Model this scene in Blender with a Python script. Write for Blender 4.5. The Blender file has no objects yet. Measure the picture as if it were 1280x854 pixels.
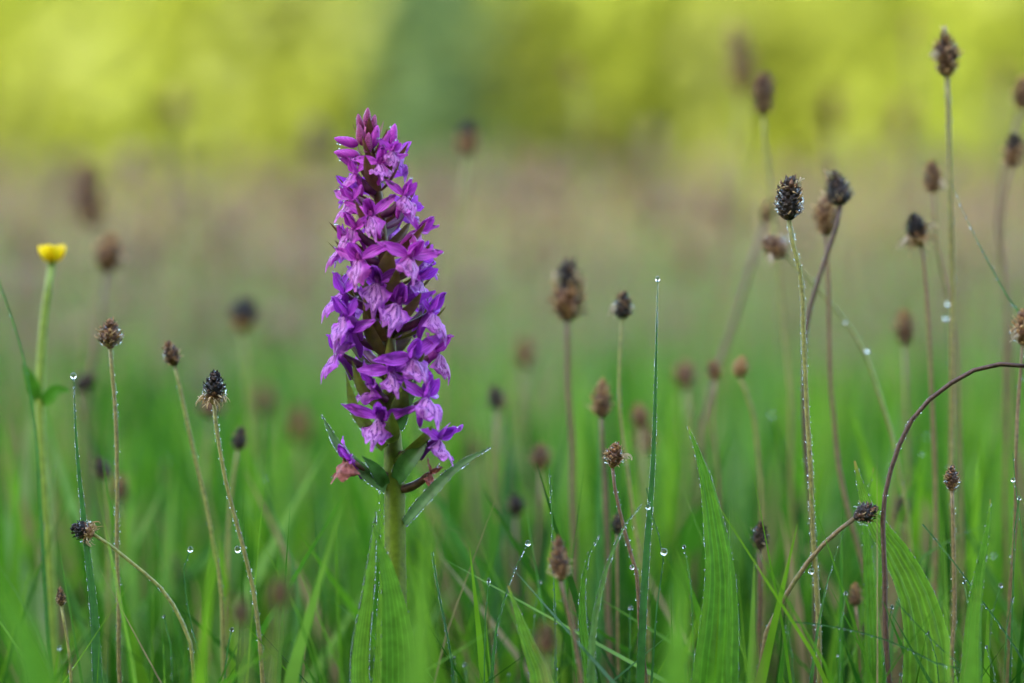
import bpy, math, random
import numpy as np
from mathutils import Vector, Matrix, Quaternion, noise as mnoise
R = math.radians
random.seed(7); rng = np.random.default_rng(11)
scene = bpy.context.scene
COL = scene.collection

# ------------------------------------------------------------------ camera
CAM_H = 0.40; LENS = 105.0; FPX = LENS/36*1280; FOCUS = 1.05
PITCH = math.atan((427-230)/FPX)
cd = bpy.data.cameras.new('camera'); cam = bpy.data.objects.new('camera', cd); COL.objects.link(cam)
cam.location = (0, 0, CAM_H); cam.rotation_euler = (math.pi/2-PITCH, 0, 0)
cd.lens = LENS; cd.sensor_width = 36; cd.sensor_fit = 'HORIZONTAL'
cd.clip_start = 0.02; cd.clip_end = 2000
cd.dof.use_dof = True; cd.dof.focus_distance = FOCUS; cd.dof.aperture_fstop = 3.2
scene.camera = cam
# ------------------------------------------------------------------ sky, sun, exposure
SUN_EL, SUN_AZ = 30.0, 205.0        # azimuth clockwise from +Y: the sun stands behind the camera, a little to the left
w = bpy.data.worlds.new('World'); scene.world = w; w.use_nodes = True
nt = w.node_tree; nt.nodes.clear()
sky = nt.nodes.new('ShaderNodeTexSky'); sky.sky_type = 'NISHITA'; sky.sun_disc = False
sky.sun_elevation = R(SUN_EL); sky.sun_rotation = R(SUN_AZ); sky.dust_density = 3.0; sky.ozone_density = 0.6
bg = nt.nodes.new('ShaderNodeBackground'); bg.inputs[1].default_value = 0.15
wo = nt.nodes.new('ShaderNodeOutputWorld')
nt.links.new(sky.outputs[0], bg.inputs[0]); nt.links.new(bg.outputs[0], wo.inputs[0])
sl = bpy.data.lights.new('sun', 'SUN'); sl.energy = 2.0; sl.angle = R(0.5); sl.color = (1, .93, .78)
so = bpy.data.objects.new('sun', sl); COL.objects.link(so); so.location = (-6, -14, 12)
sdir = Vector((math.sin(R(SUN_AZ))*math.cos(R(SUN_EL)), math.cos(R(SUN_AZ))*math.cos(R(SUN_EL)), math.sin(R(SUN_EL))))
so.rotation_euler = sdir.to_track_quat('Z', 'Y').to_euler()
vs = scene.view_settings
vs.view_transform = 'Standard'; vs.look = 'None'; vs.gamma = 1; vs.use_curve_mapping = False
vs.exposure = 3.1
scene.render.engine = 'CYCLES'
cy = scene.cycles
cy.use_denoising = True; cy.max_bounces = 5; cy.diffuse_bounces = 3; cy.use_adaptive_sampling = True; cy.adaptive_threshold = .015; cy.glossy_bounces = 2; cy.transmission_bounces = 5; cy.transparent_max_bounces = 4
cy.caustics_reflective = False; cy.caustics_refractive = False; cy.sample_clamp_indirect = 4

# ------------------------------------------------------------------ helpers
FWD = Vector((0, math.cos(PITCH), -math.sin(PITCH))); UPV = Vector((0, math.sin(PITCH), math.cos(PITCH)))
def at(px, py, d):
    return Vector((0, 0, CAM_H)) + FWD*d + Vector((1, 0, 0))*((px-640)/FPX*d) - UPV*((py-427)/FPX*d)
def mmpx(d): return d/FPX

class MB:
    def __init__(s): s.v = []; s.f = []; s.t = []; s.uv = []
    def add(s, verts, faces, tint=0.5, uvs=None):
        o = len(s.v); s.v += [tuple(p) for p in verts]; s.f += [tuple(i+o for i in f) for f in faces]
        s.t += list(tint) if hasattr(tint, '__len__') else [tint]*len(verts)
        s.uv += uvs if uvs is not None else [(0., 0.)]*len(verts)
    def mesh(s, name, mat, origin=None, smooth=True):
        me = bpy.data.meshes.new(name)
        v = np.array(s.v, dtype=np.float64)
        if origin is not None: v = v - np.array(origin)
        me.from_pydata(v.tolist(), [], s.f)
        a = me.attributes.new('tint', 'FLOAT', 'POINT'); a.data.foreach_set('value', np.array(s.t, dtype=np.float32))
        a = me.attributes.new('puv', 'FLOAT_VECTOR', 'POINT')
        u = np.zeros((len(s.uv), 3), dtype=np.float32); u[:, :2] = np.array(s.uv, dtype=np.float32); a.data.foreach_set('vector', u.ravel())
        if smooth: me.polygons.foreach_set('use_smooth', [True]*len(me.polygons))
        me.materials.append(mat); me.update()
        return me
    def build(s, name, mat, parent=None, smooth=True):
        """mesh given in world space; stored relative to the top parent's location"""
        org = None
        if parent is not None:
            p = parent
            while p.parent: p = p.parent
            org = p.location
        return link(name, s.mesh(name, mat, org, smooth), parent)
def link(name, me, parent=None):
    o = bpy.data.objects.new(name, me); COL.objects.link(o)
    if parent is not None: o.parent = parent
    return o
def thing(name, label, cat, loc, group=None):
    o = bpy.data.objects.new(name, None); COL.objects.link(o); o.location = loc; o.empty_display_size = .01
    o['label'] = label; o['category'] = cat
    if group: o['group'] = group
    return o
def tag(o, label=None, cat=None, group=None, kind=None):
    for k, v in (('label', label), ('category', cat), ('group', group), ('kind', kind)):
        if v: o[k] = v
    return o
def spline(pts, n):
    """Catmull-Rom through 3D points -> n+1 points, evenly by length"""
    P = [Vector(p) for p in pts]
    if len(P) == 2: return [P[0].lerp(P[1], i/n) for i in range(n+1)]
    Q = [P[0]*2-P[1]] + P + [P[-1]*2-P[-2]]
    dense = []
    for i in range(1, len(Q)-2):
        a, b, c, d = Q[i-1:i+3]
        for k in range(10):
            t = k/10
            dense.append(.5*((2*b)+(c-a)*t+(2*a-5*b+4*c-d)*t*t+(3*b-a-3*c+d)*t**3))
    dense.append(P[-1])
    L = [0]
    for i in range(1, len(dense)): L.append(L[-1]+(dense[i]-dense[i-1]).length)
    out = []; j = 0
    for i in range(n+1):
        s = L[-1]*i/n
        while j < len(L)-2 and L[j+1] < s: j += 1
        k = (s-L[j])/max(L[j+1]-L[j], 1e-9)
        out.append(dense[j].lerp(dense[j+1], min(max(k, 0), 1)))
    return out
def tube(mb, path, radii, n=8, tint=.5, cap=True, wob=0, ridge=0):
    path = [Vector(p) for p in path]; m = len(path)
    vs_, fs, ts = [], [], []
    ref = None
    for i, p in enumerate(path):
        tg = (path[min(i+1, m-1)]-path[max(i-1, 0)]).normalized()
        if ref is None: ref = tg.orthogonal().normalized()
        ref = (ref-tg*ref.dot(tg)).normalized(); b = tg.cross(ref)
        r = radii[i] if hasattr(radii, '__len__') else radii
        for k in range(n):
            a = 2*math.pi*k/n; rr = r*(1+wob*random.uniform(-1, 1)+ridge*(1 if k % 2 else -1))
            vs_.append(p+(ref*math.cos(a)+b*math.sin(a))*rr)
            ts.append(tint[i] if hasattr(tint, '__len__') else tint)
    for i in range(m-1):
        for k in range(n):
            k2 = (k+1) % n
            fs.append((i*n+k, i*n+k2, (i+1)*n+k2, (i+1)*n+k))
    if cap:
        fs.append(tuple(range(n))[::-1]); fs.append(tuple((m-1)*n+k for k in range(n)))
    mb.add(vs_, fs, ts)
_ICO = {}
def ico(sub):
    if sub not in _ICO:
        import bmesh
        bm = bmesh.new(); bmesh.ops.create_icosphere(bm, subdivisions=sub, radius=1)
        _ICO[sub] = ([v.co.copy() for v in bm.verts], [tuple(v.index for v in f.verts) for f in bm.faces]); bm.free()
    return _ICO[sub]
def bead(mb, p, r, sub=1, stretch=1.0):
    v, f = ico(sub)
    mb.add([Vector(p)+Vector((q.x*r, q.y*r, q.z*r*stretch)) for q in v], f)
def petal(mb, L, W, prof, origin=(0, 0, 0), d=(1, 0, 0), nrm=(0, 0, 1), cup=0., bend=(0., 0.), nu=6, nv=8, endf=None, ripple=0., twist=0., thick=0., tint=.5, rib=0., ribs=0, crumple=0.):
    """curved blade surface; along d, facing nrm; prof(v)->0..1 width; endf(u)->length factor"""
    X = Vector(d).normalized(); Z = Vector(nrm); Z = (Z-X*Z.dot(X)).normalized(); Y = Z.cross(X)
    O = Vector(origin); vs_, uvs = [], []
    xs, zs, ang = [0.], [0.], bend[0]
    for j in range(nv):
        xs.append(xs[-1]+math.cos(ang)/nv); zs.append(zs[-1]+math.sin(ang)/nv); ang += bend[1]/nv
    for j in range(nv+1):
        v = j/nv
        for i in range(nu+1):
            u = -1+2*i/nu
            vv = v*(endf(u) if endf else 1.0); jj = min(int(vv*nv), nv-1); fr = vv*nv-jj
            cx = xs[jj]+(xs[jj+1]-xs[jj])*fr; cz = zs[jj]+(zs[jj+1]-zs[jj])*fr
            wd = W/2*prof(v)
            tw = twist*v; y = u*wd; z = cup*W*u*u*prof(v) + ripple*W*math.sin(9*v+5*u)*abs(u)
            if ribs: z += rib*W*math.cos(ribs*math.pi*u)*min(1, prof(v)*1.3)
            if crumple: z += crumple*W*mnoise.noise(Vector((u*1.6, v*3.2, L*977+W*3331)))*(.4+abs(u)); y += crumple*.5*W*mnoise.noise(Vector((u*2, v*6, 7+L*977)))*abs(u)*prof(v)
            y, z = y*math.cos(tw)-z*math.sin(tw), y*math.sin(tw)+z*math.cos(tw)
            vs_.append(O+X*(cx*L)+Y*y+Z*(cz*L+z)); uvs.append((u, v))
    fs = [(j*(nu+1)+i, j*(nu+1)+i+1, (j+1)*(nu+1)+i+1, (j+1)*(nu+1)+i) for j in range(nv) for i in range(nu)]
    mb.add(vs_, fs, tint, uvs)
    return vs_
def lance(v, a=.75): return max(.02, math.sin(math.pi*min(1, max(0, v))**a)**.85) if 0 < v < 1 else .03
def ribbon(mb, path, width, prof, facing=(0, -1, 0), fold=.25, nu=4, tint=.5, twist=0., rib=0., ribs=0, wave=0.):
    """leaf blade swept along a 3D path (base first); returns left and right edge points"""
    m = len(path); vs_, uvs = [], []; le, re = [], []
    ph = random.uniform(0, 6)
    for j, p in enumerate(path):
        t = (path[min(j+1, m-1)]-path[max(j-1, 0)]).normalized(); v = j/(m-1)
        N = Vector(facing); N = (N-t*N.dot(t)).normalized(); S = t.cross(N)
        if twist:
            q = Quaternion(t, twist*v); N = q @ N; S = q @ S
        wd = width/2*prof(v)*(1+.09*mnoise.noise((ph, v*9, 1)))
        for i in range(nu+1):
            u = -1+2*i/nu
            z = fold*wd*abs(u)
            if ribs: z += rib*wd*math.cos(ribs*math.pi*u)
            if wave: z += wave*wd*math.sin(14*v+ph+2*u)*u*u
            q = p+S*(u*wd)+N*z
            vs_.append(q); uvs.append((u, v))
            if i == 0: le.append(q)
            if i == nu: re.append(q)
    fs = [(j*(nu+1)+i, j*(nu+1)+i+1, (j+1)*(nu+1)+i+1, (j+1)*(nu+1)+i) for j in range(m-1) for i in range(nu)]
    mb.add(vs_, fs, tint, uvs)
    return le, re
def to_ground(pts, spread=.05):
    """continue a stem (base last) down to the soil"""
    a, b = pts[-2], pts[-1]; d = (b-a).normalized(); h = b.z+.012
    hx = d.x/max(-d.z, .25)*h*.45; hx = max(-spread, min(spread, hx))
    g = Vector((b.x+hx, b.y+random.uniform(-.012, .03), -.012))
    return pts+[b.lerp(g, .5)+Vector((hx*.12, 0, 0)), g]

# ------------------------------------------------------------------ materials
def new_mat(name):
    m = bpy.data.materials.new(name); m.use_nodes = True; n = m.node_tree; n.nodes.clear(); return m, n, n.nodes, n.links
def ramp_of(N, Lk, fac, stops):
    r = N.new('ShaderNodeValToRGB'); els = r.color_ramp.elements
    while len(els) < len(stops): els.new(.5)
    for e, (p, c) in zip(els, stops): e.position = p; e.color = (*c, 1)
    Lk.new(fac, r.inputs[0]); return r.outputs[0]
def plant_mat(name, stops, trans=.3, rough=.45, spec=.35, scale=150., var=.35, bump=.3, bdist=.0003, tcol=1.15, veins=0):
    m, nt_, N, Lk = new_mat(name)
    at_ = N.new('ShaderNodeAttribute'); at_.attribute_name = 'tint'
    c = ramp_of(N, Lk, at_.outputs['Fac'], stops)
    tc = N.new('ShaderNodeTexCoord'); no = N.new('ShaderNodeTexNoise'); no.inputs['Scale'].default_value = scale; no.inputs['Detail'].default_value = 4
    Lk.new(tc.outputs['Object'], no.inputs['Vector'])
    mr = N.new('ShaderNodeMapRange'); mr.inputs[1].default_value = .3; mr.inputs[2].default_value = .7
    mr.inputs[3].default_value = 1-var; mr.inputs[4].default_value = 1+var; Lk.new(no.outputs[0], mr.inputs[0])
    mx = N.new('ShaderNodeVectorMath'); mx.operation = 'SCALE'; Lk.new(c, mx.inputs[0]); Lk.new(mr.outputs[0], mx.inputs['Scale'])
    if veins:
        va = N.new('ShaderNodeAttribute'); va.attribute_name = 'puv'; vx = N.new('ShaderNodeSeparateXYZ'); Lk.new(va.outputs['Vector'], vx.inputs[0])
        v1_ = N.new('ShaderNodeMath'); v1_.operation = 'MULTIPLY'; v1_.inputs[1].default_value = veins*math.pi; Lk.new(vx.outputs[0], v1_.inputs[0])
        v2_ = N.new('ShaderNodeMath'); v2_.operation = 'COSINE'; Lk.new(v1_.outputs[0], v2_.inputs[0])
        v3_ = N.new('ShaderNodeMapRange'); v3_.inputs[1].default_value = .55; v3_.inputs[2].default_value = 1.; v3_.inputs[3].default_value = 1.; v3_.inputs[4].default_value = 1.45; Lk.new(v2_.outputs[0], v3_.inputs[0])
        v4_ = N.new('ShaderNodeMath'); v4_.operation = 'MULTIPLY'; Lk.new(v3_.outputs[0], v4_.inputs[0]); Lk.new(mr.outputs[0], v4_.inputs[1]); Lk.new(v4_.outputs[0], mx.inputs['Scale'])
    p = N.new('ShaderNodeBsdfPrincipled'); Lk.new(mx.outputs[0], p.inputs['Base Color'])
    p.inputs['Roughness'].default_value = rough; p.inputs['Specular IOR Level'].default_value = spec
    if bump:
        bp = N.new('ShaderNodeBump'); bp.inputs['Strength'].default_value = bump; bp.inputs['Distance'].default_value = bdist
        Lk.new(no.outputs[0], bp.inputs['Height']); Lk.new(bp.outputs[0], p.inputs['Normal'])
    o = N.new('ShaderNodeOutputMaterial')
    if trans:
        tr = N.new('ShaderNodeBsdfTranslucent'); sc = N.new('ShaderNodeVectorMath'); sc.operation = 'MULTIPLY'
        sc.inputs[1].default_value = (tcol*1.1, tcol*1.1, tcol*.7); Lk.new(mx.outputs[0], sc.inputs[0]); Lk.new(sc.outputs[0], tr.inputs[0])
        mix = N.new('ShaderNodeMixShader'); mix.inputs[0].default_value = trans
        Lk.new(p.outputs[0], mix.inputs[1]); Lk.new(tr.outputs[0], mix.inputs[2]); Lk.new(mix.outputs[0], o.inputs[0])
    else: Lk.new(p.outputs[0], o.inputs[0])
    return m
def petal_mat(name, body, edge, line, lip=False):
    """violet petal: streaked along its length; the lip carries dark loops on a pale middle"""
    m, nt_, N, Lk = new_mat(name)
    at_ = N.new('ShaderNodeAttribute'); at_.attribute_name = 'puv'
    no = N.new('ShaderNodeTexNoise'); no.inputs['Scale'].default_value = 2.2; no.inputs['Detail'].default_value = 5
    mp = N.new('ShaderNodeMapping'); mp.inputs['Scale'].default_value = (3.2, .7, 1); Lk.new(at_.outputs['Vector'], mp.inputs[0])
    oi = N.new('ShaderNodeObjectInfo'); ad = N.new('ShaderNodeVectorMath'); ad.operation = 'ADD'
    cm = N.new('ShaderNodeCombineXYZ'); mu = N.new('ShaderNodeMath'); mu.operation = 'MULTIPLY'; mu.inputs[1].default_value = 37
    Lk.new(oi.outputs['Random'], mu.inputs[0]); Lk.new(mu.outputs[0], cm.inputs[2])
    Lk.new(mp.outputs[0], ad.inputs[0]); Lk.new(cm.outputs[0], ad.inputs[1]); Lk.new(ad.outputs[0], no.inputs['Vector'])
    base = ramp_of(N, Lk, no.outputs[0], [(.3, edge), (.52, body), (.72, tuple(min(1, c*1.5+.02) for c in body))])
    col = base
    if lip:
        sp = N.new('ShaderNodeSeparateXYZ'); Lk.new(at_.outputs['Vector'], sp.inputs[0])
        ds = N.new('ShaderNodeVectorMath'); ds.operation = 'LENGTH'
        m2 = N.new('ShaderNodeMapping'); m2.inputs['Location'].default_value = (0, -.72, 0); m2.inputs['Scale'].default_value = (1.0, 1.35, 0); Lk.new(at_.outputs['Vector'], m2.inputs[0])
        n2 = N.new('ShaderNodeTexNoise'); n2.inputs['Scale'].default_value = 7; Lk.new(ad.outputs[0], n2.inputs['Vector'])
        mxv = N.new('ShaderNodeMixRGB'); mxv.inputs[0].default_value = .3; Lk.new(m2.outputs[0], mxv.inputs[1]); Lk.new(n2.outputs['Color'], mxv.inputs[2])
        Lk.new(mxv.outputs[0], ds.inputs[0])
        sn = N.new('ShaderNodeMath'); sn.operation = 'SINE'; ml = N.new('ShaderNodeMath'); ml.operation = 'MULTIPLY'; ml.inputs[1].default_value = 30
        Lk.new(ds.outputs['Value'], ml.inputs[0]); Lk.new(ml.outputs[0], sn.inputs[0])
        th = N.new('ShaderNodeMapRange'); th.inputs[1].default_value = .35; th.inputs[2].default_value = .75; Lk.new(sn.outputs[0], th.inputs[0])
        mk = N.new('ShaderNodeMapRange'); mk.inputs[1].default_value = .8; mk.inputs[2].default_value = .4; Lk.new(ds.outputs['Value'], mk.inputs[0])
        pale = N.new('ShaderNodeMixRGB'); pale.inputs[2].default_value = (.70, .34, .70, 1); Lk.new(base, pale.inputs[1])
        pm = N.new('ShaderNodeMath'); pm.operation = 'MULTIPLY'; pm.inputs[1].default_value = .6; Lk.new(mk.outputs[0], pm.inputs[0]); Lk.new(pm.outputs[0], pale.inputs[0])
        ln = N.new('ShaderNodeMixRGB'); ln.inputs[2].default_value = (*line, 1); Lk.new(pale.outputs[0], ln.inputs[1])
        lm = N.new('ShaderNodeMath'); lm.operation = 'MULTIPLY'; Lk.new(th.outputs[0], lm.inputs[0]); Lk.new(mk.outputs[0], lm.inputs[1])
        Lk.new(lm.outputs[0], ln.inputs[0]); col = ln.outputs[0]
    p = N.new('ShaderNodeBsdfPrincipled'); Lk.new(col, p.inputs['Base Color'])
    p.inputs['Roughness'].default_value = .38; p.inputs['Specular IOR Level'].default_value = .45
    p.inputs['Sheen Weight'].default_value = .15; p.inputs['Sheen Tint'].default_value = (.8, .6, 1, 1)
    bp = N.new('ShaderNodeBump'); bp.inputs['Strength'].default_value = .35; bp.inputs['Distance'].default_value = .0005
    Lk.new(no.outputs[0], bp.inputs['Height']); Lk.new(bp.outputs[0], p.inputs['Normal'])
    tr = N.new('ShaderNodeBsdfTranslucent'); Lk.new(col, tr.inputs[0])
    mix = N.new('ShaderNodeMixShader'); mix.inputs[0].default_value = .38
    o = N.new('ShaderNodeOutputMaterial')
    Lk.new(p.outputs[0], mix.inputs[1]); Lk.new(tr.outputs[0], mix.inputs[2]); Lk.new(mix.outputs[0], o.inputs[0])
    return m
M = {}
M['grass'] = plant_mat('grass', [(0, (.012, .06, .006)), (.4, (.05, .175, .012)), (.75, (.15, .31, .018)), (.93, (.14, .26, .09)), (1, (.25, .185, .105))], .45, .5, .2, 60, .2, 0)
M['grass_mid'] = plant_mat('grass_mid', [(0, (.04, .12, .015)), (.4, (.075, .215, .025)), (.75, (.15, .31, .035)), (.93, (.18, .29, .13)), (1, (.29, .215, .16))], .45, .45, .35, 60, .2, 0)  # paler than the near grass: haze and dew are put into the colour
M['grass_far'] = plant_mat('grass_far', [(0, (.075, .10, .016)), (.6, (.11, .125, .022)), (.93, (.13, .13, .04)), (1, (.15, .12, .06))], .4, .5, .3, 6, .25, 0)
M['blade'] = plant_mat('grass_blade', [(0, (.03, .11, .03)), (.5, (.05, .17, .035)), (1, (.11, .22, .06))], .35, .38, .4, 300, .25, .2)
M['plantain_leaf'] = plant_mat('plantain_leaf', [(0, (.035, .12, .012)), (.45, (.075, .21, .018)), (.86, (.14, .28, .03)), (.93, (.24, .22, .05)), (1, (.22, .13, .05))], .42, .45, .3, 260, .2, .4, .0004, veins=6)
M['orchid_stem'] = plant_mat('orchid_stem', [(0, (.10, .165, .010)), (.5, (.10, .14, .014)), (1, (.13, .08, .03))], .12, .42, .3, 380, .25, .3)
M['orchid_leaf'] = plant_mat('orchid_leaf', [(0, (.05, .14, .03)), (.5, (.07, .17, .05)), (1, (.10, .18, .08))], .35, .4, .45, 300, .25, .3)
M['bract'] = plant_mat('orchid_bract', [(0, (.10, .16, .018)), (.5, (.13, .11, .022)), (1, (.13, .045, .03))], .3, .36, .5, 350, .35, .3)
M['ovary'] = plant_mat('orchid_ovary', [(0, (.10, .13, .02)), (.5, (.14, .07, .06)), (1, (.17, .035, .12))], .2, .4, .4, 350, .35, .3)
M['stem'] = plant_mat('plantain_stem', [(0, (.20, .23, .05)), (.35, (.19, .17, .05)), (.7, (.16, .105, .05)), (1, (.075, .04, .026))], 0, .5, .4, 700, .35, .6, .0003)
M['scales'] = plant_mat('plantain_scales', [(0, (.010, .008, .010)), (.3, (.045, .024, .016)), (.6, (.20, .09, .042)), (.85, (.40, .22, .08)), (1, (.55, .36, .15))], .08, .5, .4, 900, .4, .4)
M['filament'] = plant_mat('dried_filament', [(0, (.4, .25, .1)), (1, (.6, .48, .3))], .3, .5, .4, 900, .3, 0)
M['wisp'] = plant_mat('pale_wisp', [(0, (.42, .34, .25)), (1, (.58, .5, .42))], .3, .4, .4, 900, .2, 0)
M['butter'] = plant_mat('buttercup_petal', [(0, (.75, .50, .005)), (1, (.85, .68, .01))], .35, .3, .5, 300, .15, 0)
M['butter_stem'] = plant_mat('buttercup_stem', [(0, (.19, .30, .04)), (1, (.24, .34, .05))], .15, .45, .4, 400, .2, .2)
M['withered'] = plant_mat('withered_petal', [(0, (.33, .10, .02)), (.5, (.30, .10, .09)), (1, (.55, .38, .25))], .3, .5, .35, 500, .5, .5)
VI = dict(body=(.43, .055, .60), edge=(.26, .02, .45), line=(.16, .004, .26))
MG = dict(body=(.53, .06, .52), edge=(.34, .02, .38), line=(.22, .006, .22))
M['petal'] = petal_mat('violet_petal', **VI); M['lip'] = petal_mat('violet_lip', lip=True, **VI)
M['petal_m'] = petal_mat('magenta_petal', **MG); M['lip_m'] = petal_mat('magenta_lip', lip=True, **MG)
M['bud'] = petal_mat('bud_skin', (.42, .07, .26), (.22, .04, .10), (.2, .02, .1))
m, nt_, N, Lk = new_mat('dew')
p = N.new('ShaderNodeBsdfPrincipled'); p.inputs['Transmission Weight'].default_value = 1; p.inputs['IOR'].default_value = 1.33; p.inputs['Roughness'].default_value = 0
o = N.new('ShaderNodeOutputMaterial'); Lk.new(p.outputs[0], o.inputs[0]); M['dew'] = m
M['bark'] = plant_mat('bark', [(0, (.09, .07, .05)), (1, (.14, .11, .08))], 0, .8, .2, 6, .4, .8, .03)
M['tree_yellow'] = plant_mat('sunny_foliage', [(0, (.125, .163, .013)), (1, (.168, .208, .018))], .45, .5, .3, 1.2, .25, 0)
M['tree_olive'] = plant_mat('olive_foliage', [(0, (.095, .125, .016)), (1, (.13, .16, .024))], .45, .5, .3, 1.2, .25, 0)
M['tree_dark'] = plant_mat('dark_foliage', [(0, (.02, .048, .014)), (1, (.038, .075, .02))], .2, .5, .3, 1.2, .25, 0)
M['far_head'] = plant_mat('far_scales', [(0, (.09, .05, .04)), (1, (.26, .17, .12))], 0, .6, .3, 60, .3, 0)
m, nt_, N, Lk = new_mat('soil_and_turf')
tc = N.new('ShaderNodeTexCoord'); n1 = N.new('ShaderNodeTexNoise'); n1.inputs['Scale'].default_value = .5; n1.inputs['Detail'].default_value = 8
Lk.new(tc.outputs['Object'], n1.inputs['Vector'])
c = ramp_of(N, Lk, n1.outputs[0], [(.3, (.05, .08, .012)), (.5, (.09, .105, .016)), (.7, (.11, .11, .03))])
p = N.new('ShaderNodeBsdfPrincipled'); p.inputs['Roughness'].default_value = .9; Lk.new(c, p.inputs['Base Color'])
o = N.new('ShaderNodeOutputMaterial'); Lk.new(p.outputs[0], o.inputs[0]); M['ground'] = m

# ------------------------------------------------------------------ ground
g = MB(); n = 24
ex = [-600, -300, -150, -80, -50, -35, -25, -18, -12, -8, -5, -2.5, 0, 2.5, 5, 8, 12, 18, 25, 35, 50, 80, 150, 300, 600]
g.add([(x, y, 0 if abs(x) < 13 and -13 < y < 13 else random.uniform(-.03, .05)) for y in ex for x in ex],
      [(j*25+i, j*25+i+1, (j+1)*25+i+1, (j+1)*25+i) for j in range(24) for i in range(24)])
tag(g.build('ground', M['ground']), kind='structure')

# ------------------------------------------------------------------ trees
def tree_meshes(seed, dark=False):
    """unit tree about 8 m tall: trunk with limbs, crown of leaf faces in uneven lobes"""
    random.seed(seed); tr = MB(); H = 8.0
    path = spline([(0, 0, -.2), (.05, .02, 1.5), (-.08, .1, 3.4), (.05, .05, 6.6)], 8)
    tube(tr, path, [.24-.025*i for i in range(9)], 8, .3, wob=.1)
    lobes = []
    for k in range(15 if not dark else 20):
        if dark:
            z = .7+6.9*(k/19); rr = 1.7*(1-(z-.7)/7.4)+.15
        else:
            z = random.uniform(.9, 7.0); rr = 1.9*math.sin(math.pi*min(.97, (z/7.9))**.8)+.2
        a = k*2.399; q = Vector((math.cos(a)*rr*.62, math.sin(a)*rr*.62, z)); lobes.append((q, random.uniform(.75, 1.25)*(.8 if dark else 1)))
        st = path[min(8, max(1, int(z*.8/6.6*8)))]
        tube(tr, [st, st.lerp(q, .5)+Vector((0, 0, .12)), q], [.07, .045, .015], 5, .6)
    cr = MB()
    for q, r in lobes:
        cnt = int(300*r*r)
        for _ in range(cnt):
            d = Vector((random.gauss(0, 1), random.gauss(0, 1), random.gauss(0, .8))).normalized()
            pos = q+d*r*(random.random()**.4)
            if pos.z < .25: continue
            nn = (d+Vector((random.gauss(0, .6), random.gauss(0, .6), random.gauss(.3, .6)))).normalized()
            a = nn.orthogonal().normalized(); a = Quaternion(nn, random.uniform(0, 6.3)) @ a; b = nn.cross(a); s = random.uniform(.13, .26)
            t = random.random()
            cr.add([pos-a*s, pos-b*s*.55+nn*.02, pos+a*s, pos+b*s*.55+nn*.02], [(0, 1, 2), (0, 2, 3)], t)
    return tr, cr
TM = {}
for key, seed, dk in (('a', 3, False), ('b', 5, False), ('c', 9, False), ('d', 21, True)):
    tr, cr = tree_meshes(seed, dk)
    TM[key] = (tr.mesh('trunk', M['bark']), cr)
CR = {}
def tree(key, matname, loc, rz, s, sz, name, label, group):
    t = thing(name, label, 'tree', loc, group); t.rotation_euler = (0, 0, rz); t.scale = (s, s, sz)
    link('trunk', TM[key][0], t)
    if (key, matname) not in CR: CR[(key, matname)] = TM[key][1].mesh('crown', M[matname])
    link('crown', CR[(key, matname)], t)
LY = 'sunlit yellow green broadleaf tree in the row beyond the meadow'
LO = 'olive green broadleaf tree in the row beyond the meadow'
def tx(px, d): return (px-640)/FPX*d
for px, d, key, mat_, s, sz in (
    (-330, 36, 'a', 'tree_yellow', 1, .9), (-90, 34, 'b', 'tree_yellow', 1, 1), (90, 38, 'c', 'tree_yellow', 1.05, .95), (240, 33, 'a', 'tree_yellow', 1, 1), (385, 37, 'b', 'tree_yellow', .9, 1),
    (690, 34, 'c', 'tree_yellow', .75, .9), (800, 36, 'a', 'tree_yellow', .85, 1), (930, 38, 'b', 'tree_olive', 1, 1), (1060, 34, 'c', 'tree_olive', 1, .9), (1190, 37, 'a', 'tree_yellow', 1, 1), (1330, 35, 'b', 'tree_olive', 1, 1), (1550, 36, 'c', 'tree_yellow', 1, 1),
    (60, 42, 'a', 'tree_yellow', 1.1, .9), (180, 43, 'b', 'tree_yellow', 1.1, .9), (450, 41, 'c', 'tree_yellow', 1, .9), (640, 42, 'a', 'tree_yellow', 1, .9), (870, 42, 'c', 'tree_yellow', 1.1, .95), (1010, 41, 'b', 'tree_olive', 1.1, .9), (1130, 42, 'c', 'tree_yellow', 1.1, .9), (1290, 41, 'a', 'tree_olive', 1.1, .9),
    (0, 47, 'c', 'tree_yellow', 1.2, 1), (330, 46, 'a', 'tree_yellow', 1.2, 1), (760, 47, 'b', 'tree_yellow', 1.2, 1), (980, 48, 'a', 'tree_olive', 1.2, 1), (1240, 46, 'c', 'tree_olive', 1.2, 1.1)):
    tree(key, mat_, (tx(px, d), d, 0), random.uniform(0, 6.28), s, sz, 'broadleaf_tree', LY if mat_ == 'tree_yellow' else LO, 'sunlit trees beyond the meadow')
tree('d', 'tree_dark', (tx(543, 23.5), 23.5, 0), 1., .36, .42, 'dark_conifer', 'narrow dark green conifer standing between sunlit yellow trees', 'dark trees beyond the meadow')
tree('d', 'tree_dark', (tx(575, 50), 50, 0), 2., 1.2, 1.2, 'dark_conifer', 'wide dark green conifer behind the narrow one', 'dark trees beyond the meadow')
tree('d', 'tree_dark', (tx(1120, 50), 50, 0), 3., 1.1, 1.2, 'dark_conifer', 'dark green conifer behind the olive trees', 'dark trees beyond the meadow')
SH = {}
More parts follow.
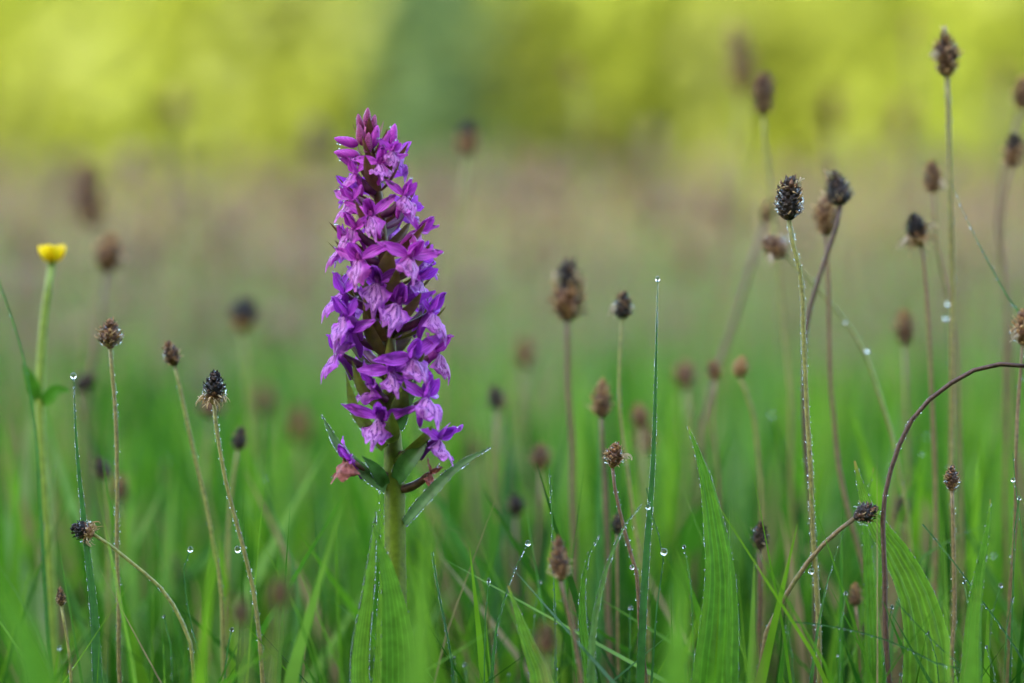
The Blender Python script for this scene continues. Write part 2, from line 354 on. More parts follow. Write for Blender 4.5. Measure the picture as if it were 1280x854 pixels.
def shrub(px, d, seed, mat_, s, sz, label):
    t = thing('shrub', label, 'shrub', (tx(px, d), d, 0), 'shrubs before the tree row'); t.rotation_euler = (0, 0, seed*1.7); t.scale = (s, s, sz)
    k_ = seed % 3
    if k_ not in SH:
        random.seed(90+k_); tr, cr = MB(), MB()
        for i in range(9):
            a = i*2.4; q = Vector((math.cos(a)*random.uniform(.3, 1.1), math.sin(a)*random.uniform(.3, 1.1), random.uniform(.5, 2.6))); r = random.uniform(.6, .95)
            tube(tr, [Vector((q.x*.1, q.y*.1, -.1)), Vector((q.x*.5, q.y*.5, q.z*.5)), q], [.05, .035, .012], 5, .5)
            for _ in range(420):
                d_ = Vector((random.gauss(0, 1), random.gauss(0, 1), random.gauss(0, 1))).normalized(); pos = q+d_*r*random.random()**.4
                if pos.z < .1: continue
                nn = (d_+Vector((random.gauss(0, .6), random.gauss(0, .6), random.gauss(.3, .6)))).normalized(); a_ = Quaternion(nn, random.uniform(0, 6.3)) @ nn.orthogonal().normalized(); b_ = nn.cross(a_); z_ = random.uniform(.1, .2)
                cr.add([pos-a_*z_, pos-b_*z_*.55, pos+a_*z_, pos+b_*z_*.55], [(0, 1, 2), (0, 2, 3)], random.random())
        SH[k_] = (tr.mesh('stems', M['bark']), cr)
    link('stems', SH[k_][0], t)
    if (k_, mat_) not in SH: SH[(k_, mat_)] = SH[k_][1].mesh('crown', M[mat_])
    link('crown', SH[(k_, mat_)], t)
for i, (px, d) in enumerate(((-260, 29), (-20, 31), (110, 30), (190, 32), (310, 30), (430, 31), (660, 31), (730, 29), (840, 31), (890, 33), (1000, 31), (1120, 33), (1230, 30), (1320, 32), (1480, 30), (-130, 27), (60, 26.5), (150, 27.5), (245, 26.5), (345, 27.2), (425, 27.6), (690, 27), (785, 26.6), (900, 27.5), (960, 27), (1075, 26.6), (1180, 27.4), (1275, 26.8), (1390, 27))):
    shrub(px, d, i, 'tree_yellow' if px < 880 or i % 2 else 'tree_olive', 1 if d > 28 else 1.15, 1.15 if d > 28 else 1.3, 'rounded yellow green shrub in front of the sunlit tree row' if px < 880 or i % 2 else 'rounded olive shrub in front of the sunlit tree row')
# unseen trees added behind the camera to keep sun off the near meadow
for i, (x, y, key, s, sz) in enumerate(((-13.5, -9.5, 'a', 1.7, 1.5), (-9.6, -11, 'b', 1.8, 1.6), (-6, -9.5, 'c', 1.8, 1.55), (-2.4, -11, 'a', 1.8, 1.6), (1.4, -9.6, 'b', 1.8, 1.55), (5.2, -11, 'c', 1.8, 1.5), (8.8, -9.8, 'a', 1.7, 1.5),
                                        (-11.5, -14, 'c', 1.9, 1.6), (-7.6, -14.5, 'a', 1.9, 1.7), (-3.6, -14, 'b', 1.9, 1.65), (.4, -14.5, 'c', 1.9, 1.6), (4.4, -14, 'a', 1.9, 1.6))):
    tree(key, 'tree_olive', (x, y, 0), i*1.3, s, sz, 'broadleaf_tree', 'tall unseen tree added to shade the near meadow', 'added shade trees out of view')

# ------------------------------------------------------------------ meadow grass (uncountable)
TIPS = []
def grass_mesh(name, xy, h, wd, lean, tint, segs=4, mat=None):
    n_ = len(h); k = segs
    az = rng.uniform(0, 2*np.pi, n_); fa = rng.normal(0, .7, n_)
    t = np.linspace(0, 1, k+1)
    cx = xy[:, 0:1]+np.cos(az)[:, None]*lean[:, None]*h[:, None]*t**2.2
    cyy = xy[:, 1:2]+np.sin(az)[:, None]*lean[:, None]*h[:, None]*t**2.2
    cz = h[:, None]*(t-.25*lean[:, None]**1.3*t**2.5)-.004
    prof = np.array([.75]+[1.0*(1-s**2.2)+.02 for s in t[1:]])
    sx = np.cos(fa)[:, None]*wd[:, None]*prof/2; sy = np.sin(fa)[:, None]*wd[:, None]*prof/2
    V = np.empty((n_, k+1, 2, 3))
    V[:, :, 0, 0] = cx-sx; V[:, :, 0, 1] = cyy-sy; V[:, :, 0, 2] = cz
    V[:, :, 1, 0] = cx+sx; V[:, :, 1, 1] = cyy+sy; V[:, :, 1, 2] = cz
    base = (np.arange(n_)*(k+1)*2)[:, None]
    q = np.array([[2*j, 2*j+1, 2*j+3, 2*j+2] for j in range(k)]).ravel()[None, :]
    F = (base+q).reshape(-1, 4)
    TIPS.append(V.reshape(n_, -1, 3)[:, -1, :])
    me = bpy.data.meshes.new(name); nv = n_*(k+1)*2
    me.vertices.add(nv); me.vertices.foreach_set('co', V.ravel())
    me.loops.add(F.size); me.loops.foreach_set('vertex_index', F.ravel().astype(np.int32))
    me.polygons.add(len(F)); me.polygons.foreach_set('loop_start', np.arange(0, F.size, 4, dtype=np.int32))
    me.polygons.foreach_set('use_smooth', np.ones(len(F), dtype=bool))
    me.update(calc_edges=True)
    a = me.attributes.new('tint', 'FLOAT', 'POINT'); a.data.foreach_set('value', np.repeat(tint, (k+1)*2).astype(np.float32))
    me.materials.append(mat or M['grass'])
    return link(name, me)
def wedge(n_, d0, d1, half, margin):
    """points in a wedge of meadow in front of the camera, wider than the picture"""
    u = rng.random(n_); d = np.sqrt(d0*d0+u*(d1*d1-d0*d0)); x = rng.uniform(-1, 1, n_)*(half*d+margin)
    return np.stack([x, d], 1)
def patch(xy, s, seed):
    """slow colour patches over the meadow"""
    return .5+.5*np.sin(xy[:, 0]*s+seed)*np.cos(xy[:, 1]*s*.7+seed*2.1)
xy = wedge(25000, .55, 2.1, .26, .12); n_ = len(xy)
h = rng.uniform(.10, .25, n_)+.055*(rng.random(n_)**3); near = xy[:, 1] < 1.16
h[near] = np.minimum(h[near]*1.02, rng.uniform(.19, .285, near.sum()))
tall = near & (xy[:, 1] > .97) & (rng.random(n_) < .3); h[tall] = rng.uniform(.24, .315, tall.sum())
front = (xy[:, 1] < 1.04) & (np.abs(xy[:, 0]+.0405*xy[:, 1]) < .045); h[front] = np.minimum(h[front], .225)
behind = (xy[:, 1] > 1.3); h[behind] *= 1.1
wd = rng.uniform(.0015, .0045, n_); wide = rng.random(n_) < .22; wd[wide] = rng.uniform(.007, .016, wide.sum())
lv = (rng.random(n_) < .17+.08*(xy[:, 0] > .05)) & (xy[:, 1] > 1.17); wd[lv] = rng.uniform(.012, .024, lv.sum()); h[lv] = rng.uniform(.2, .325, lv.sum())
tint = np.clip(-.12+.85*rng.random(n_)+.34*patch(xy, 9, 1), 0, .95); dry = rng.random(n_) < .05; tint[dry] = 1
lean_ = np.abs(rng.normal(.3, .25, n_)); lean_[lv] *= .5; lean_[tall] = np.abs(rng.normal(.35, .4, tall.sum())).clip(0, 1.1)
tag(grass_mesh('meadow_grass', xy, h, wd, lean_, tint, 5), 'green meadow grass filling the ground round the orchid', 'grass', kind='stuff')
xy = wedge(42000, 2.0, 8.0, .24, .15); n_ = len(xy)
tint = np.clip(.0+.45*rng.random(n_)+.4*patch(xy, 2.4, 2), 0, .97); haze_dew_ = rng.random(n_) < .4; tint[haze_dew_] = .93; dry = rng.random(n_) < .08+.022*xy[:, 1]; tint[dry] = 1  # the pale blades carry painted haze as well as dew
tag(grass_mesh('meadow_grass', xy, rng.uniform(.14, .30, n_), rng.uniform(.003, .010, n_), np.abs(rng.normal(.3, .25, n_)), tint, 3, M['grass_mid']), 'soft green meadow grass a few steps behind the orchid', 'grass', kind='stuff')
xy = wedge(42000, 7.8, 31, .24, .2); n_ = len(xy)
tint = np.clip(.25+.45*rng.random(n_)+.3*patch(xy, .9, 3), 0, .85); dry = rng.random(n_) < .16; tint[dry] = 1
tag(grass_mesh('meadow_grass', xy, rng.uniform(.14, .30, n_), rng.uniform(.012, .035, n_), np.abs(rng.normal(.3, .25, n_)), tint, 2, M['grass_far']), 'distant meadow grass in front of the tree row', 'grass', kind='stuff')
tp = TIPS[0]; tp = tp[(tp[:, 2] > .2) & (tp[:, 1] > .93) & (tp[:, 1] < 1.9)]; tp = tp[rng.permutation(len(tp))[:190]]
mb = MB()
for q in tp: bead(mb, q, random.uniform(.0003, .00085), 2)
tag(mb.build('dew_on_grass', M['dew']), 'dew beads on the tips of the meadow grass', 'dew', kind='stuff')
xy = wedge(1200, 1.7, 7, .23, .15); n_ = len(xy)
tint = np.where(rng.random(n_) < .3, 1., rng.uniform(.5, .93, n_))
tag(grass_mesh('tall_grass_stalks', xy, rng.uniform(.33, .52, n_), rng.uniform(.0015, .0035, n_), np.abs(rng.normal(.2, .15, n_)), tint, 5, M['grass_mid']), 'thin tall grass stalks rising above the meadow behind the orchid', 'grass', kind='stuff')
# far plantain stalks and heads: one brown mass
xy = np.concatenate([wedge(2400, 2.0, 11, .23, .15), wedge(420, 1.8, 4.2, .23, .15)]); n_ = len(xy)
xy = xy[np.argsort(xy[:, 1])]
hh = rng.uniform(.24, .42, n_)
mb = MB(); hb = MB(); v1, f1 = ico(1)
for (x, y), zz in zip(xy, hh):
    lx, ly = random.gauss(0, .03), random.gauss(0, .03); r = .0011+.00012*y
    pts = [Vector((x, y, -.01)), Vector((x+lx*.3, y+ly*.3, zz*.5)), Vector((x+lx, y+ly, zz))]
    tube(mb, pts, [r*1.2, r, r*.8], 3, random.uniform(.3, 1), cap=False)
    a = random.uniform(.005, .0085); b = a*random.uniform(1.2, 2.2); t = random.random()
    hb.add([(q.x*a+x+lx, q.y*a+y+ly, q.z*b+zz+b*.8) for q in v1], f1, t)
tag(mb.build('far_stalks', M['stem']), 'brown stalks standing in a mass across the far meadow', 'stalks', kind='stuff')
tag(hb.build('far_seed_heads', M['far_head']), 'brown seed heads on the stalks across the far meadow', 'seed heads', kind='stuff')
random.seed(31)

# ------------------------------------------------------------------ plantain seed heads
def head_meshes(style, seed, aspect):
    """unit-long head along +Z: core, scales, loose dried bits"""
    random.seed(seed); core = MB(); sc = MB(); fl = MB(); W = aspect
    e1, e2, e3 = random.uniform(.6, .95), random.uniform(.6, .95), random.uniform(0, 6)
    rp = lambda t: .5*W*(1+.07*math.sin(9*t+e3))*max(.06, math.sin(math.pi*min(.985, max(.03, t))**e1))**e2
    tint_of = {'collar': lambda t: (.95 if t < .3 else .5 if t < .45 else .04), 'brown': lambda t: .6+.1*t, 'tan': lambda t: .8-.2*t,
               'black': lambda t: .16+.25*(random.random()**3), 'redbrown': lambda t: .68-.2*t, 'tall': lambda t: (.72 if t < .62 else .12), 'green': lambda t: .12+.3*random.random(), 'bud': lambda t: .95}[style]
    ring = 9; vs_, ts = [], []
    for i in range(9):
        t = i/8; r = rp(t)*.8
        for k in range(ring): a = 2*math.pi*k/ring; vs_.append((r*math.cos(a), r*math.sin(a), t*.93)); ts.append(max(0, tint_of(t)-.25))
    fs = [(i*ring+k, i*ring+(k+1) % ring, (i+1)*ring+(k+1) % ring, (i+1)*ring+k) for i in range(8) for k in range(ring)]
    fs += [tuple(range(ring))[::-1], tuple(8*ring+k for k in range(ring))]
    core.add(vs_, fs, ts)
    n_ = 78
    for i in range(n_):
        t = (i+.5)/n_*.96; a = i*2.39996+random.uniform(-.15, .15); r = rp(t)
        o_ = Vector((math.cos(a), math.sin(a), 0)); s_ = Vector((-math.sin(a), math.cos(a), 0))
        L = random.uniform(.11, .23); wd = random.uniform(.05, .09)*min(1.2, W/.6)
        up = (Vector((0, 0, 1))*(.55+.45*t)+o_*random.uniform(.2, 1.05)*(1 if t < .85 else .4)).normalized()
        b = o_*r*.78+Vector((0, 0, t*.93-.02)); mid = b+up*L*.5+o_*.035; tip = b+up*L+o_*random.uniform(-.02, .03)
        tn = min(1, max(0, tint_of(t)+random.uniform(-.22, .22)))
        sc.add([b-s_*wd*.6, b+s_*wd*.6, b+up*L*.55+s_*wd, mid+o_*.02, b+up*L*.55-s_*wd, tip], [(0, 1, 3), (1, 2, 3), (0, 3, 4), (3, 2, 5), (4, 3, 5)], [tn*.8]*2+[tn, tn, tn, min(1, tn+.12)])
    cnt = {'collar': 44, 'tan': 46, 'brown': 26, 'tall': 34, 'green': 36, 'black': 14, 'redbrown': 18, 'bud': 8}[style]
    for _ in range(cnt):
        t = random.uniform(.05, .38) if style == 'collar' else random.uniform(.1, .95); a = random.uniform(0, 6.28); o_ = Vector((math.cos(a), math.sin(a), 0))
        p0 = o_*rp(t)*.8+Vector((0, 0, t*.9)); L = random.uniform(.12, .3) if style == 'collar' else random.uniform(.09, .19); dr = random.uniform(-.9, .2) if style == 'collar' else random.uniform(-.5, .9)
        p1 = p0+o_*L*.6+Vector((0, 0, dr*L*.25)); p2 = p1+o_*L*.35+Vector((random.uniform(-.08, .08), random.uniform(-.08, .08), dr*L*.8)); p3 = p2+Vector((random.uniform(-.06, .06), random.uniform(-.06, .06), dr*L*.4))
        wdt = random.uniform(.012, .034) if style == 'collar' else random.uniform(.009, .026)
        tube(fl, spline([p0, p1, p2, p3], 5), [wdt*.5, wdt, wdt, wdt*.9, wdt*.8, wdt*.4], 4, random.random())
    return core.mesh('seed_head', M['scales']), sc.mesh('scales', M['scales'], smooth=False), fl.mesh('dried_filaments', M['filament'])
HM = {}
def head_set(style, aspect, v):
    k = (style, round(aspect, 1), v)
    if k not in HM: HM[k] = head_meshes(style, sum(map(ord, style))+v*17+int(aspect*10), k[1])
    return HM[k]
_hc = [0]
def head(px, py, d, ln, wd, tilt, style, stem, sw, stint, label, dewy=0, wisp=None, group=None, rdir=None):
    """px,py centre of the head; ln,wd its size and sw the stem's width in picture units at distance d; stem pts from the head downwards"""
    k = mmpx(d); _hc[0] += 1
    pts = [at(x, y, d) for x, y in stem]
    c = at(px, py, d); L = ln*k
    ax = Vector((math.sin(R(tilt)), random.uniform(-.15, .15), math.cos(R(tilt)))).normalized()
    hb_ = c-ax*L*.5
    path = to_ground([hb_+ax*L*.06, hb_-ax*L*.12]+pts[1:] if len(pts) > 1 else [hb_+ax*L*.06]+pts)
    t = thing('plantain_seed_head', label, 'seed head', path[-1]*1.0, group); t.location.z = 0
    sp = spline(path, 40 if d < 1.2 else 18); m_ = len(sp); r = sw*k*.5
    sd = random.uniform(0, 99)
    for i in range(3, m_): sp[i] = sp[i]+Vector((mnoise.noise((sd, i*.33, 0)), mnoise.noise((sd, i*.33, 9)), 0))*.0011*min(1, (i-2)/5)
    mb = MB(); tube(mb, sp, [r*(.72+.42*i/m_+.1*mnoise.noise((sd, i*.6, 4))) for i in range(m_)], 10 if d < 1.2 else 6, [min(1, max(0, stint+.25*(i/m_-.5)*(1 if stint < .5 else -1)+random.uniform(-.05, .05))) for i in range(m_)], wob=.05, ridge=.07)
    st = mb.build('stem', M['stem'], t)
    core, sc, fl = head_set(style, min(1.1, max(.4, wd/ln)), _hc[0] % 5)
    ho = link('seed_head', core, t); ho.location = hb_-t.location
    q = ax.to_track_quat('Z', 'Y') @ Quaternion((0, 0, 1), random.uniform(0, 6.28))
    ho.rotation_mode = 'QUATERNION'; ho.rotation_quaternion = q
    wsc = (wd/ln)/round(min(1.1, max(.4, wd/ln)), 1); ho.scale = (L*wsc*.92, L*wsc*.92, L)
    tag(link('scales', sc, ho), kind='stuff')
    if d < 1.3: tag(link('dried_filaments', fl, ho), kind='stuff')
    if wisp:
        wb = MB()
        for (wx, wy) in wisp:
            b0 = c+(at(px+wx*.4, py+wy*.4, d)-c); e = at(px+wx, py+wy, d-.004)
            for q_ in range(5):
                j_ = Vector((random.uniform(-4, 4)*k, random.uniform(-3, 3)*k, random.uniform(-4, 4)*k)); e2 = b0.lerp(e, random.uniform(.7, 1.05))+j_
                ribbon(wb, spline([b0+j_*.5, b0.lerp(e2, .55)+Vector((random.uniform(-2, 2)*k, -.002, random.uniform(1, 5)*k)), e2, e2+Vector((random.uniform(-3, 3)*k, 0, random.uniform(-5, 1)*k))], 7), random.uniform(1.8, 4)*k, lambda v: .4+.6*math.sin(math.pi*min(1, v*.8+.15)), fold=.3, nu=2, wave=.3)
        tag(wb.build('pale_wisps', M['wisp'], t), kind='stuff')
    if dewy:
        db = MB()
        vis = [i for i in range(m_-1) if sp[i].z > .16]
        for _ in range(dewy):
            i = random.choice(vis); p_ = sp[i].lerp(sp[i+1], random.random()); a = random.uniform(0, 6.28)
            bead(db, p_+Vector((math.cos(a)*r*1.15, math.sin(a)*r*1.15, 0)), random.uniform(.00009, .00024)*random.choice((1, 1, 1, 1.5)), 1)
        for _ in range(20+dewy//3):
            a = random.uniform(0, 6.28); tt = random.uniform(.1, 1); o_ = q @ Vector((math.cos(a), math.sin(a), 0))
            bead(db, hb_+ax*L*tt+o_*wd*k*.5*math.sin(math.pi*min(.97, tt)**.7), random.uniform(.00014, .0004), 1)
        tag(db.build('dew', M['dew'], t), kind='stuff')
    return t, sp
def drop_on(t, p, r):
    mb = MB(); bead(mb, p, r, 3, 1.08); return mb.build('dew_drop', M['dew'], t)
P = head
t1, s1 = P(268, 485, 1.05, 42, 30, 3, 'collar', [(271, 503), (280, 590), (303, 680), (322, 770), (328, 854)], 6.5, .3, 'black topped plantain head with a flared tan collar on an olive stem', 420)
drop_on(t1, at(297, 687, 1.046), .0012)
P(138, 417, 1.07, 38, 31, 2, 'tan', [(141, 436), (145, 520), (147, 600), (146, 700), (150, 854)], 6.5, .45, 'round tan brown plantain head with pointed crest beside the buttercup', 300)
P(214, 442, 1.09, 32, 22, -16, 'redbrown', [(219, 459), (238, 545), (262, 650), (275, 730), (280, 854)], 6.5, .2, 'small rust brown plantain head tilted on a pale olive stem', 60)
P(103, 663, 1.05, 30, 28, -72, 'collar', [(118, 673), (160, 700), (205, 740), (232, 790), (242, 854)], 6, .2, 'nodding plantain head of tan and black bits on an arching stem', 260)
P(76, 746, 1.04, 24, 11, -3, 'redbrown', [(78, 760), (84, 800), (90, 854)], 5, .3, 'tiny slim dark red plantain head low beside the buttercup stem', 60)
P(710, 362, 1.155, 76, 40, 1, 'tall', [(707, 402), (710, 480), (715, 570), (717, 660), (718, 780), (722, 854)], 9, .75, 'large egg shaped plantain head, black crown over tan, on thick brown stem', 0, [(-16, -18), (16, -14)])
P(779, 381, 1.11, 34, 26, 4, 'green', [(777, 398), (774, 470), (778, 540), (790, 640), (805, 720), (810, 800)], 5.5, .25, 'small brown plantain head with a tan side wisp on thin olive stem', 80, [(-18, 10)])
P(752, 498, 1.13, 48, 25, 1, 'brown', [(753, 523), (756, 600), (760, 700), (762, 854)], 7.5, .72, 'oblong brown plantain head next to the big egg shaped one')
t9, _ = P(768, 569, 1.05, 32, 25, 10, 'tan', [(765, 590), (775, 640), (790, 700), (800, 765)], 6, .72, 'cone shaped tan plantain head on a short leaning brown stem', 160, [(20, 2)])
drop_on(t9, at(790, 709, 1.046), .0009)
P(699, 699, 1.0, 54, 25, -4, 'redbrown', [(705, 725), (712, 770), (724, 830), (728, 880)], 7, .7, 'dark red oblong plantain head low in front of the thick brown stem', 40)
P(683, 797, .90, 42, 29, 0, 'redbrown', [(683, 820), (684, 880)], 9, .4, 'blurred dark plantain head in front of the pointed green leaf')
P(772, 655, 1.1, 28, 14, 3, 'black', [(772, 668), (772, 760)], 5, .5, 'small black plantain head half hidden behind the leaning brown stem')
t13, s13 = P(987, 248, 1.05, 54, 36, 3, 'green', [(990, 272), (1002, 350), (1005, 430), (1008, 520), (1015, 620), (1022, 740), (1024, 854)], 7.5, .3, 'dewy dark green plantain head with a curled cream filament on top', 700, [(14, -26)])
drop_on(t13, at(1014, 714, 1.045), .0011)
P(1047, 235, 1.11, 44, 39, -12, 'black', [(1053, 258), (1030, 330), (1012, 390), (1006, 450), (1008, 560), (1016, 680), (1018, 854)], 7.5, .95, 'purple black plantain head on a dark bent stem crossing the dewy one', 120, [(-14, -20)])
P(1033, 270, 1.125, 48, 31, 0, 'tan', [(1034, 292), (1036, 370), (1037, 460), (1045, 560), (1062, 640), (1085, 740), (1095, 854)], 7, .6, 'tan brown plantain head tucked below the purple black one')
P(1183, 68, 1.12, 56, 33, -3, 'redbrown', [(1185, 92), (1187, 200), (1190, 320), (1191, 450), (1190, 560), (1192, 660)], 8.5, .4, 'tallest plantain head, red brown with white wisps, on straight olive stem', 120, [(-2, -34), (-20, 2)])
P(1146, 286, 1.12, 42, 33, -18, 'collar', [(1152, 305), (1160, 400), (1165, 500), (1168, 620), (1170, 760)], 7, .5, 'black and tan plantain head with white wisps on both sides', 0, [(-22, 22), (22, -4)])
P(1166, 221, 1.15, 40, 24, -2, 'redbrown', [(1165, 240), (1170, 300), (1180, 350), (1195, 430), (1200, 560)], 6, .55, 'plain brown plantain head between the tallest one and the white wisped one', 0, [(16, 14)])
P(955, 117, 1.19, 54, 26, 2, 'redbrown', [(958, 145), (962, 230), (972, 330), (985, 450), (990, 600)], 6, .3, 'soft brown spindle shaped plantain head on thin pale stem against yellow')
t20, s20 = P(968, 308, 1.13, 34, 36, -50, 'tan', [(985, 322), (1035, 375), (1075, 430), (1105, 510), (1125, 600), (1140, 700)], 5.5, .05, 'drooping pale tan plantain head on a green arching stem with drops', 30, [(-8, 20)])
for q in ((1058, 402), (1084, 438)): drop_on(t20, at(*q, 1.128), .0009)
P(962, 262, 1.22, 34, 24, 25, 'brown', [(950, 300), (925, 380), (905, 440), (878, 530), (870, 640)], 8, .8, 'brown plantain head behind the dewy dark green one, on slanting stem')
P(1267, 187, 1.17, 42, 27, 5, 'tall', [(1262, 205), (1252, 270), (1255, 350), (1258, 480)], 6, .6, 'dark plantain head with a yellow tan flank beside the dewy diagonal blade')
P(1279, 116, 1.2, 42, 26, 5, 'brown', [(1275, 140), (1262, 190), (1245, 240), (1252, 340), (1262, 420)], 6.5, .75, 'dark brown plantain head rising above the yellow flanked one')
P(1131, 410, 1.2, 46, 23, 0, 'brown', [(1131, 432), (1133, 520), (1135, 640)], 6, .5, 'single blurred rusty plantain head behind the straight olive stems')
P(1082, 641, 1.05, 33, 30, 65, 'black', [(1066, 655), (1020, 690), (985, 740), (960, 790), (948, 840)], 7.5, .5, 'round black plantain head on an arching olive brown stem by ribbed leaf', 130)
P(1190, 598, 1.05, 32, 19, 0, 'redbrown', [(1191, 613), (1192, 680), (1193, 780), (1190, 854)], 6.5, .5, 'small dark plantain head on a short straight tan stem beside dewy grass', 120)
P(1300, 462, 1.05, 40, 30, 105, 'brown', [(1275, 456), (1230, 458), (1180, 485), (1140, 525), (1112, 590), (1103, 660), (1106, 760), (1112, 854)], 7.5, 1., 'dark brown plantain stem bent in a wide hook, head hanging over sideways', 260)
P(1279, 409, 1.08, 44, 32, 3, 'tan', [(1274, 430), (1272, 520), (1270, 600)], 6, .55, 'pale tan plantain head where the diagonal dewy blade ends', 40, [(-14, 14)])
P(1128, 635, 1.18, 34, 22, 0, 'black', [(1128, 655), (1127, 740)], 6, .6, 'blurred grey black plantain head behind the large ribbed leaf')
P(950, 669, 1.085, 36, 24, 3, 'black', [(951, 688), (950, 760)], 7, .8, 'bristly black plantain head behind the folded dewy leaf', 60)
P(1069, 743, 1.1, 28, 15, 0, 'brown', [(1070, 757), (1074, 820)], 5, .6, 'small rusty plantain head low behind the hooked stem')
P(1084, 789, 1.1, 26, 15, 0, 'black', [(1085, 800), (1088, 850)], 5, .6, 'tiny dark plantain head lowest in the grass behind the hooked stem')
P(926, 458, 1.15, 26, 24, 10, 'bud', [(928, 472), (940, 510), (950, 590), (952, 690)], 6, .4, 'yellowish seed head beside the slanting brown stem')
P(893, 463, 1.17, 26, 20, -15, 'tan', [(905, 475), (890, 520), (898, 620)], 5.5, .5, 'faint tan seed head beside the yellowish one')
P(585, 172, 1.3, 42, 34, 5, 'tall', [(583, 195), (575, 260), (560, 330), (555, 450)], 6, .35, 'blurred dark and orange plantain head beside the orchid tip')
P(305, 393, 1.3, 46, 44, 8, 'collar', [(310, 418), (312, 500), (316, 620)], 6, .4, 'blurred wide dark and tan plantain head between orchid and rust brown head')
P(136, 316, 1.25, 50, 40, 10, 'brown', [(128, 345), (130, 380), (120, 430), (110, 500), (108, 620)], 8, .75, 'blurred brown plantain head with a white wisp behind the buttercup', 0, [(24, 10)])
P(107, 478, 1.25, 30, 28, 60, 'black', [(120, 500), (122, 600)], 7, .7, 'blurred black plantain head behind the dewy blade near the buttercup')
P(128, 585, 1.15, 28, 24, -20, 'black', [(134, 600), (136, 680), (134, 780)], 6, .1, 'blurred round grey plantain head on a green stem by the dewy blade')
P(300, 548, 1.14, 30, 20, 10, 'black', [(296, 562), (287, 640), (285, 740)], 6, .3, 'soft black plantain head beside the stem of the tan collared one')
GB = 'plain out of focus brown plantain head away from the sharp ones'
for px, py, d, ln, wd, ti, st, sw in ((112, 242, 1.47, 84, 34, -4, 'redbrown', 7), (150, 610, 1.25, 34, 24, 0, 'brown', 6), (265, 508, 1.26, 26, 40, 0, 'brown', 6), (350, 740, .86, 40, 32, 0, 'redbrown', 8), (300, 765, .86, 36, 30, 0, 'redbrown', 8),
    (215, 710, 1.25, 36, 30, 0, 'black', 6), (375, 532, 1.42, 46, 34, 0, 'tan', 7), (656, 440, 1.36, 40, 28, 0, 'tan', 6), (620, 496, 1.22, 30, 26, -15, 'black', 6), (645, 631, 1.2, 28, 28, 0, 'black', 6), (676, 571, 1.2, 34, 26, 0, 'redbrown', 6), (800, 520, 1.22, 32, 24, -10, 'brown', 6), (806, 548, 1.26, 40, 24, 0, 'tan', 6), (856, 468, 1.28, 36, 32, 0, 'brown', 6),
    (925, 76, 1.56, 92, 30, -8, 'redbrown', 7), (1041, 140, 1.46, 66, 30, 0, 'redbrown', 6), (1130, 150, 1.6, 60, 30, 4, 'redbrown', 6), (1141, 38, 1.45, 34, 26, 0, 'brown', 5), (1251, 92, 1.4, 32, 24, 0, 'brown', 5), (716, 92, 1.42, 34, 26, -20, 'brown', 5), (916, 268, 1.5, 50, 34, 0, 'brown', 6), (218, 135, 1.6, 46, 40, 0, 'brown', 6),
    (545, 262, 1.9, 40, 30, 0, 'brown', 6), (655, 320, 1.8, 36, 30, 0, 'brown', 6), (30, 300, 1.7, 60, 36, 0, 'redbrown', 6), (200, 300, 1.9, 40, 30, 0, 'brown', 6), (380, 270, 2.0, 40, 30, 0, 'brown', 6), (270, 330, 1.9, 36, 28, 0, 'redbrown', 6), (790, 250, 1.9, 44, 30, 0, 'brown', 6), (860, 330, 1.7, 44, 30, 0, 'brown', 6), (1100, 300, 1.8, 44, 30, 0, 'brown', 6), (1220, 320, 1.7, 44, 30, 0, 'brown', 6), (745, 180, 1.9, 36, 26, 0, 'brown', 5), (1010, 200, 1.9, 40, 30, 0, 'brown', 6), (700, 300, 2.0, 40, 30, 0, 'redbrown', 6), (330, 500, 1.5, 40, 30, 0, 'brown', 6), (590, 560, 1.4, 34, 26, 0, 'brown', 6)):
    if py < 340 and ln < 80: d *= 1.22; ln *= .85; wd *= .75; st = 'brown'
    P(px, py, d, ln, wd, ti, st, [(px, py+ln*.5), (px+random.uniform(-12, 12), py+110), (px+random.uniform(-25, 25), py+240)], sw, random.uniform(.15, .75), GB, group='blurred plantain heads around the orchid')

